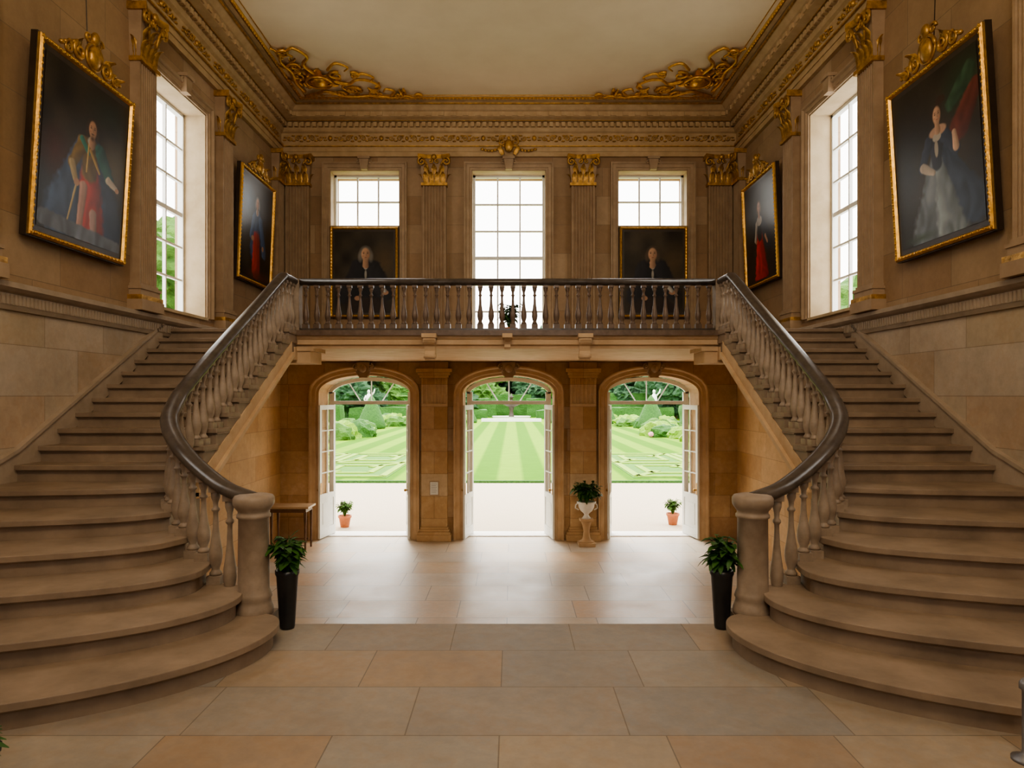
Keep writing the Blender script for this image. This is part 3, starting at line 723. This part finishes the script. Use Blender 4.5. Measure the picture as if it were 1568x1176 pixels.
def painting(loc,rz,lean,w,h,kind,crest=True,fw=.13,wire=False):
    o=MB()
    mf=lambda a,b_,c_:(a,-c_,b_)
    path=[(-w/2,-h/2),(w/2,-h/2),(w/2,h/2),(-w/2,h/2)]
    o.add(sweep2d(path,[(0,0),(0,.09),(.02,.11),(.045,.10),(.06,.07),(fw-.03,.05),(fw-.015,.06),(fw,.05),(fw,.0)],True,mf),0)
    o.add(box(-w/2-.012,w/2+.012,-.07,.0,-h/2-.012,h/2+.012),1)
    nb=int(w/.07)
    for i in range(nb+1):
        x=-w/2+.02+(w-.04)*i/nb
        for z in (-h/2+.03,h/2-.03): o.add(ellipsoid((x,-.105,z),(.022,.012,.014),6,4),0,True)
    nb=int(h/.07)
    for i in range(nb+1):
        z=-h/2+.02+(h-.04)*i/nb
        for x in (-w/2+.03,w/2-.03): o.add(ellipsoid((x,-.105,z),(.014,.012,.022),6,4),0,True)
    if crest:
        s=w/1.9
        o.add(ellipsoid((0,-.1,h/2+.17*s),(.11*s,.06,.15*s),12,8),2,True)
        o.add(spiral(0,h/2+.17*s,.16*s,0,1,.025*s,-.1,22,1.0),2,True)
        o.add(ellipsoid((0,-.1,h/2+.4*s),(.07*s,.05,.09*s),10,6),2,True)
        for sx in (-1,1):
            o.add(spiral(sx*.27*s,h/2+.12*s,.12*s,pi/2,-sx*1.6,.03*s,-.09),2,True)
            o.add(spiral(sx*.48*s,h/2+.08*s,.08*s,pi/2,sx*1.5,.024*s,-.09),2,True)
            o.add(spiral(sx*.12*s,h/2+.38*s,.07*s,0,sx*1.4,.02*s,-.09),2,True)
            o.add(leafshape(.14*s,.28*s,.1*s),2,True,Matrix.Translation((sx*.2*s,-.08,h/2+.08*s))@Matrix.Rotation(sx*.6,4,'Y'))
            o.add(leafshape(.12*s,.24*s,.1*s),2,True,Matrix.Translation((sx*.38*s,-.08,h/2+.02*s))@Matrix.Rotation(sx*1.0,4,'Y'))
            for k_ in range(5): o.add(ellipsoid((sx*(.3+.07*k_)*s,-.08,h/2+(.22-.035*k_)*s),(.04*s,.03,.03*s),6,4),2,True)
    if wire: o.add(tube([(0,-.03,h/2+.1),(0,.08,h/2+1.35)],.006,5),1)
    ob=o.build('portrait_painting',[m_gold,m_dark,m_gold2])
    ob.matrix_world=Matrix.Translation(loc)@Matrix.Rotation(rz,4,'Z')@Matrix.Rotation(lean,4,'X')
    cw,ch=w-2*fw+.02,h-2*fw+.02; img=portrait(kind,cw/ch); H,Wd,_=img.shape
    xs=np.linspace(-cw/2,cw/2,Wd); zs=np.linspace(-ch/2,ch/2,H)
    V=np.zeros((H,Wd,3)); V[...,0]=xs[None,:]; V[...,1]=-.075; V[...,2]=zs[:,None]
    idx=np.arange(H*Wd).reshape(H,Wd)
    F=np.stack([idx[:-1,:-1],idx[:-1,1:],idx[1:,1:],idx[1:,:-1]],-1).reshape(-1,4)
    me=bpy.data.meshes.new('canvas'); me.from_pydata(V.reshape(-1,3).tolist(),[],F.tolist())
    at=me.color_attributes.new('Col','FLOAT_COLOR','POINT'); col=np.ones((H*Wd,4)); col[:,:3]=img.reshape(-1,3); at.data.foreach_set('color',col.ravel())
    me.materials.append(m_paint); cv=bpy.data.objects.new('canvas',me); bpy.context.scene.collection.objects.link(cv); cv.parent=ob
    return ob
painting((-W+.10,7.78,5.80),pi/2,.06,1.72,2.05,0,wire=True)
painting((W-.10,7.60,5.80),-pi/2,.06,1.72,2.05,1,wire=True)
painting((-W+.08,13.05,6.28),pi/2,.04,1.7,2.05,2,True,.11)
painting((W-.08,13.05,6.28),-pi/2,.04,1.7,2.05,3,True,.11)
painting((-3.12,D-.01,5.78),0,0,1.46,1.95,4,False,.11)
painting((3.12,D-.01,5.78),0,0,1.46,1.95,5,False,.11)
# ------------------------------------------------------------------ plants & props
def oneleaf(mb,base,d,L,wd,droop,mat=0):
    d=Vector(d).normalized(); side=d.cross(Vector((0,0,1)))
    if side.length<.05: side=Vector((1,0,0))
    side.normalize(); v=[];f=[]; N=5; p=Vector(base)
    for i in range(N+1):
        t=i/N; ww=wd*math.sin(pi*min(.97,.08+.9*t))**.8
        q=p+d*L*t+Vector((0,0,-droop*L*t*t))
        v+=[tuple(q-side*ww+Vector((0,0,.25*ww))),tuple(q),tuple(q+side*ww+Vector((0,0,.25*ww)))]
    for i in range(N):
        a=i*3; f+=[(a,a+1,a+4,a+3),(a+1,a+2,a+5,a+4)]
    mb.add((v,f),mat,True)
def foliage(mb,c,rad,h,n,L,wd,mat,seed=1):
    R=random.Random(seed)
    for i in range(int(n/6)):
        a=R.random()*2*pi; e=R.uniform(.1,1.0); rr=rad*R.uniform(.3,1)
        tip=Vector((c[0]+rr*math.cos(a)*e,c[1]+rr*math.sin(a)*e,c[2]+h*R.uniform(.45,1)))
        b0=Vector(c); mid=(b0+tip)/2+Vector((0,0,h*.12))
        mb.add(tube([b0,mid,tip],[.007,.005,.003],4),mat)
        for j in range(6):
            t=R.uniform(.35,1); p=b0.lerp(mid,t*2) if t<.5 else mid.lerp(tip,t*2-1)
            oneleaf(mb,p,(math.cos(a+R.uniform(-1.4,1.4)),math.sin(a+R.uniform(-1.4,1.4)),R.uniform(-.2,.8)),L*R.uniform(.7,1.2),wd*R.uniform(.7,1.2),R.uniform(.2,.7),mat)
for sx,px,py in ((-1,-1.74,5.50),(1,1.76,5.50)):
    o=MB(); o.add(lathe([(.055,0),(.06,.02),(.085,.42),(.095,.44),(.095,.47),(.08,.47),(.075,.43),(.02,.43)],20),0,True)
    foliage(o,(0,0,.42),.16,.32,150,.11,.032,1,5+sx)
    ob=o.build('potted_plant',[m_black,m_leaf],recalc=True); ob.location=(px,py,ZF)
o=MB()
o.add(box(-.17,.17,-.17,.17,0,.07),0)
o.add(lathe([(.15,.07),(.14,.10),(.09,.13),(.075,.18),(.06,.3),(.085,.42),(.1,.46),(.11,.50),(.14,.53)],20),0,True)
o.add(box(-.14,.14,-.14,.14,.52,.56),0)
o.add(lathe([(.10,.56),(.07,.60),(.045,.64),(.06,.67),(.12,.72),(.165,.80),(.17,.86),(.2,.89),(.2,.91),(.165,.92),(.15,.88),(.02,.88)],20),1,True)
for k_ in range(2):
    s=[-1,1][k_]; o.add(tube([(s*.16,0,.74),(s*.23,0,.78),(s*.22,0,.85),(s*.17,0,.88)],.014,6),1,True)
foliage(o,(0,0,.9),.38,.42,520,.15,.035,2,9)
ob=o.build('planted_urn',[m_orange,m_marble,m_leaf]); ob.location=(1.62,14.22,0)
o=MB(); o.add(box(-.42,.42,-.26,.26,.85,.89),1); o.add(box(-.36,.36,-.22,.22,.77,.85),0)
for a in (-1,1):
    for c_ in (-1,1): o.add(lathe([(.018,0),(.02,.05),(.022,.4),(.03,.7),(.034,.78)],10,(a*.34,c_*.20,0)),0,True)
o.add(box(-.34,.34,-.01,.01,.2,.225),0)
ob=o.build('side_table',[m_wood,m_wood2],bevel=.005); ob.location=(-4.42,13.9,0)
o=MB(); o.add(box(-.10,.10,-.02,0,-.15,.15),0); o.add(box(-.085,.085,-.024,-.018,-.135,.135),1)
for j in range(6): o.add(box(-.06,.06-.02*(j%2),-.0255,-.023,.09-j*.035,.096-j*.035),2)
ob=o.build('wall_notice',[m_trim,m_white,m_grey]); ob.location=(-1.6,D-.14,1.13)
o=MB(); o.add(lathe([(.10,0),(.14,.22),(.16,.23),(.16,.27),(.13,.27),(.02,.24)],18),0,True); foliage(o,(0,0,.24),.22,.50,220,.13,.03,1,31)
ob=o.build('potted_plant',[m_terra,m_leaf]); ob.location=(0.02,12.6,ZL)
o=MB(); o.add(lathe([(.10,0),(.14,.16),(.15,.17),(.15,.19),(.12,.19),(.11,.16),(.02,.16)],16),0,True); foliage(o,(0,0,.16),.25,.14,110,.13,.03,1,22)
ob=o.build('potted_fern',[m_black,m_leaf]); ob.location=(-2.52,3.22,ZF)
o=MB(); o.add(lathe([(.07,0),(.07,.015),(.03,.03),(.022,.05),(.022,.36),(.035,.37),(.035,.40),(.02,.42)],16),0,True)
ob=o.build('barrier_post',[m_grey]); ob.location=(2.71,3.5,ZF)
# ------------------------------------------------------------------ exterior
g=MB(); g.add(box(-90,90,D+T+.0,160,-.4,-.02),0); g.build('ground',[m_gravel])
g=MB(); g.add(box(-60,60,24.6,110,-.3,.04),0); g.build('lawn',[m_lawn])
g=MB(); g.add(box(-60,60,24.45,24.6,-.3,.06),0); g.build('lawn_edging',[m_hedge])
m_lp=plain('parterre_turf',(.19,.32,.02),(.25,.39,.045),6,.95)
m_dg=plain('parterre_grass',(.055,.165,.004),(.08,.21,.01),6,.95)
for sx in (-1,1):
    g=MB(); cx=sx*8.2
    g.add(box(cx-3.6,cx+3.6,25.4,36,.04,.06),1)
    def strip(x0,y0,x1,y1,wd=.28):
        d=Vector((x1-x0,y1-y0)).normalized(); nn=Vector((-d.y,d.x))*wd/2
        g.add(prism([(x0+nn.x,y0+nn.y),(x1+nn.x,y1+nn.y),(x1-nn.x,y1-nn.y),(x0-nn.x,y0-nn.y)],.055,.10,XY),0)
    for (ax,ay,r1,r2) in ((-1.8,28.2,1.6,2.5),(1.8,28.2,1.6,2.5),(-1.8,33.2,1.6,2.3),(1.8,33.2,1.6,2.3)):
        for k_ in (1,.55):
            q=[(cx+ax-r1*k_,ay-r2*k_),(cx+ax+r1*k_,ay-r2*k_),(cx+ax+r1*k_,ay+r2*k_),(cx+ax-r1*k_,ay+r2*k_)]
            for i in range(4): strip(*q[i],*q[(i+1)%4])
        strip(cx+ax-r1,ay-r2,cx+ax-r1*.3,ay-r2*.3); strip(cx+ax+r1,ay+r2,cx+ax+r1*.3,ay+r2*.3)
    g.build('parterre',[m_lp,m_dg])
def lump(mb,c,r,mat=0,seed=0,sub=3,amp=.25,fr=1.6):
    bm=bmesh.new(); bmesh.ops.create_icosphere(bm,subdivisions=sub,radius=1)
    o=Vector((seed*3.1,seed*1.7,seed*.9)); v=[]
    for q in bm.verts:
        p=q.co; d=1+amp*mnoise.fractal(p*fr+o,1,2,4)*1.6
        v.append((c[0]+p.x*r[0]*d,c[1]+p.y*r[1]*d,c[2]+p.z*r[2]*d))
    f=[tuple(x.index for x in q.verts) for q in bm.faces]; bm.free(); mb.add((v,f),mat,False)
def tree(x,y,h,r,mat,seed):
    o=MB(); R=random.Random(seed)
    o.add(tube([(0,0,-.1),(.1,0,h*.3),(0,.1,h*.6)],[r*.09,r*.07,r*.04],8),1,True)
    for i in range(9):
        a=i*2.4; rr=r*.5*(i>0); z=h*.28+h*.6*((i*.618)%1)
        lump(o,(rr*math.cos(a),rr*math.sin(a),z),(r*.55,r*.55,h*.2),0,seed+i,4,.35,2.6)
    ob=o.build('tree',[mat,m_wood],recalc=False); ob.location=(x,y,0)
R=random.Random(11)
i=0
for x in range(-60,61,7):
    tree(x+R.uniform(-2,2),112+R.uniform(-3,6),8+R.uniform(0,6),5.2,[m_tree,m_tree2,m_tree][i%3],i); i+=1
for x,y,h,m in ((-9,97,7,m_tree),(9,98,7.5,m_tree2),(-4.5,106,8,m_tree2),(4.6,106,8,m_tree),(.5,116,8,m_treeR),(-20,88,8,m_tree),(21,88,9,m_tree),(-15,94,7,m_tree2),(15,94,7,m_tree),(-26,72,9,m_tree),(26,72,9,m_tree2)):
    tree(x,y,h,4.0,m,i); i+=1
for x,y,h in ((-15,24,9),(-19,14,10),(-16,34,8),(16,24,9),(20,13,10),(17,35,8),(-20,4,10),(20,3,10)):
    tree(x,y,h,4,m_tree2,i); i+=1
g=MB()
def hedgebox(x0,x1,y0,y1,h):
    bm=bmesh.new(); bmesh.ops.create_cube(bm,size=1); bmesh.ops.subdivide_edges(bm,edges=bm.edges,cuts=9,use_grid_fill=True)
    v=[]
    for q in bm.verts:
        p=q.co; w_=Vector((x0+(p.x+.5)*(x1-x0),y0+(p.y+.5)*(y1-y0),(p.z+.5)*h)); d=mnoise.noise_vector(w_*1.1)*.18; v.append(tuple(w_+d))
    f=[tuple(x.index for x in q.verts) for q in bm.faces]; bm.free(); g.add((v,f),0)
for s in (-1,1):
    for (xa,xb,ya,yb,h) in ((2.2,8,96,97.5,2.6),(8,30,90,92,3.4),(18,34,72,73.5,2.0),(3.2,7.6,88,89,1.2),(9,20,84,85.2,1.6)):
        hedgebox(min(s*xa,s*xb),max(s*xa,s*xb),ya,yb,h)
hedgebox(-3,3,102,103.5,3.2)
g.build('clipped_hedge',[m_hedge],recalc=False)
for x,y,r_,h in ((-12.9,63,1.3,3.1),(12.9,63,1.3,3.1),(-4.4,76,.6,1.5),(4.4,76,.6,1.5),(-10.6,74,.8,1.9),(10.6,74,.8,1.9)):
    o=MB(); n=24
    prof=[(r_*.9,0.0),(r_,.25),(r_*.85,h*.3),(r_*.55,h*.6),(r_*.25,h*.88),(.05,h)]
    v,f=lathe(prof,n); v=[(p[0]*(1+.05*R.uniform(-1,1)),p[1]*(1+.05*R.uniform(-1,1)),p[2]) for p in v]
    o.add((v,f),0,True); ob=o.build('cone_topiary',[m_hedge],recalc=False); ob.location=(x,y,.03)
g=MB(); k_=0
for s in (-1,1):
    for i in range(24):
        y=42+i*1.7; x=s*(12.3+.9*math.sin(i*.8)+(2.0 if 60<y<66 else 0)-.03*i)
        z=R.random()
        lump(g,(x+R.uniform(-.5,.5),y,.28),(.8+z*.6,.75,.45+z*.55),[0,1,0,2][k_%4],k_+100,3,.2,2.5)
        if i%4==1:
            for q in range(5): lump(g,(x-s*.9+R.uniform(-.3,.3),y+R.uniform(-.5,.5),.25),(.22,.22,.2),3,k_*9+q,2,.2,2.5)
        k_+=1
    for i in range(14):
        y=66+i*1.6; lump(g,(s*(5.4+.05*i),y,.35),(.8,.7,.4+.3*R.random()),[0,1][i%2],k_+200,3,.2,2.5); k_+=1
    for i in range(10):
        lump(g,(s*(15+1.5*i),42+i*3.2,.5),(1.6,1.1,.9),[1,0,2][i%3],k_+300,3,.2,2.5); k_+=1
g.build('garden_shrubs',[m_hedgeY,m_hedge,m_tree2,m_pink],recalc=False)
o=MB(); o.add(lathe([(2.2,0),(2.3,.1),(2.3,.45),(2.4,.5),(2.1,.5),(2.1,.3),(.1,.3)],28),0,True)
o.add(lathe([(.4,.3),(.3,.6),(.2,1.2),(.35,1.5),(.3,1.6),(1.2,2.0),(1.3,2.1),(.9,2.05),(.2,2.1),(.15,2.7),(.35,2.9),(.1,3.0),(.05,3.3)],20),1,True)
o.add(box(-3.5,3.5,-4.5,-3.5,0,.35),0)
ob=o.build('garden_fountain',[m_marble,m_dark]); ob.location=(0,84,.03)
for sx in (-1,1):
    o=MB(); o.add(box(-.45,.45,-.45,.45,0,1.3),0); o.add(box(-.55,.55,-.55,.55,1.3,1.45),0)
    o.add(tube([(0,0,1.45),(.05,0,2.2),(0,0,2.9),(0,0,3.3)],[.35,.3,.34,.12],12),0,True)
    o.add(ellipsoid((0,0,3.5),(.17,.19,.23)),0,True)
    o.add(tube([(-.3,0,3.05),(-.5,-.1,2.6),(-.3,-.3,2.4)],[.1,.09,.07],8),0,True); o.add(tube([(.3,0,3.05),(.6,-.05,3.4),(.7,-.1,3.8)],[.1,.08,.06],8),0,True)
    ob=o.build('garden_statue',[m_marble]); ob.location=(sx*16.3,78,.03)
for x,y in ((-3.92,16.3),(3.98,16.6)):
    o=MB(); o.add(lathe([(.10,0),(.14,.22),(.16,.23),(.16,.28),(.13,.28),(.12,.24),(.02,.24)],18),0,True)
    foliage(o,(0,0,.24),.24,.40,260,.1,.028,1,int(x*7)); ob=o.build('terracotta_pot_plant',[m_terra,m_tree2]); ob.location=(x,y,-.02)
# ------------------------------------------------------------------ lights
wd=bpy.data.worlds.new('World'); bpy.context.scene.world=wd; wd.use_nodes=True
bg=wd.node_tree.nodes['Background']; bg.inputs[0].default_value=(1.0,.97,.92,1); bg.inputs[1].default_value=4.6
def portal(loc,dirv,sxx,syy):
    l=bpy.data.lights.new('window_portal','AREA'); l.shape='RECTANGLE'; l.size=sxx; l.size_y=syy; l.cycles.is_portal=True
    o=bpy.data.objects.new('window_portal',l); bpy.context.scene.collection.objects.link(o); o.location=loc
    o.rotation_euler=Vector(dirv).to_track_quat('-Z','Y').to_euler()
for x in DX: portal((x,D+T+.02,1.8),(0,-1,0),2.0,3.6)
portal((0,D+T+.02,6.15),(0,-1,0),1.6,3.7)
for x in (-3.12,3.12): portal((x,D+T+.02,7.4),(0,-1,0),1.5,1.25)
for a,b_ in SW:
    for sx in (-1,1): portal((sx*(W+.52),(a+b_)/2,6.05),(-sx,0,0),b_-a,3.4)
portal((0,YB-.42,6.05),(0,1,0),2.4,3.3)
def area(name,loc,tgt,sz,sy,en,col):
    l=bpy.data.lights.new(name,'AREA'); l.shape='RECTANGLE'; l.size=sz; l.size_y=sy; l.energy=en; l.color=col
    o=bpy.data.objects.new(name,l); bpy.context.scene.collection.objects.link(o); o.location=loc
    o.rotation_euler=(Vector(tgt)-Vector(loc)).to_track_quat('-Z','Y').to_euler()
area('fill_light',(0,0.5,8.9),(0,13,5.5),4,1.5,270,(1,.83,.60))  # added fill behind the camera, stands for no real fixture
s=bpy.data.lights.new('sun','SUN'); s.energy=3.0; s.angle=math.radians(14); s.color=(1,.94,.82)
so=bpy.data.objects.new('sun',s); bpy.context.scene.collection.objects.link(so); so.rotation_euler=Vector((.15,-.85,-1)).to_track_quat('-Z','Y').to_euler()
# ------------------------------------------------------------------ camera
cam=bpy.data.cameras.new('camera'); co=bpy.data.objects.new('camera',cam); bpy.context.scene.collection.objects.link(co)
co.location=(.07,0,CH); co.rotation_euler=(pi/2,0,0); cam.sensor_width=36; cam.lens=24; cam.shift_y=17/1568; cam.clip_end=500
bpy.context.scene.camera=co
vs=bpy.context.scene.view_settings
vs.view_transform='AgX'; vs.look='AgX - Medium High Contrast'; vs.exposure=0.5
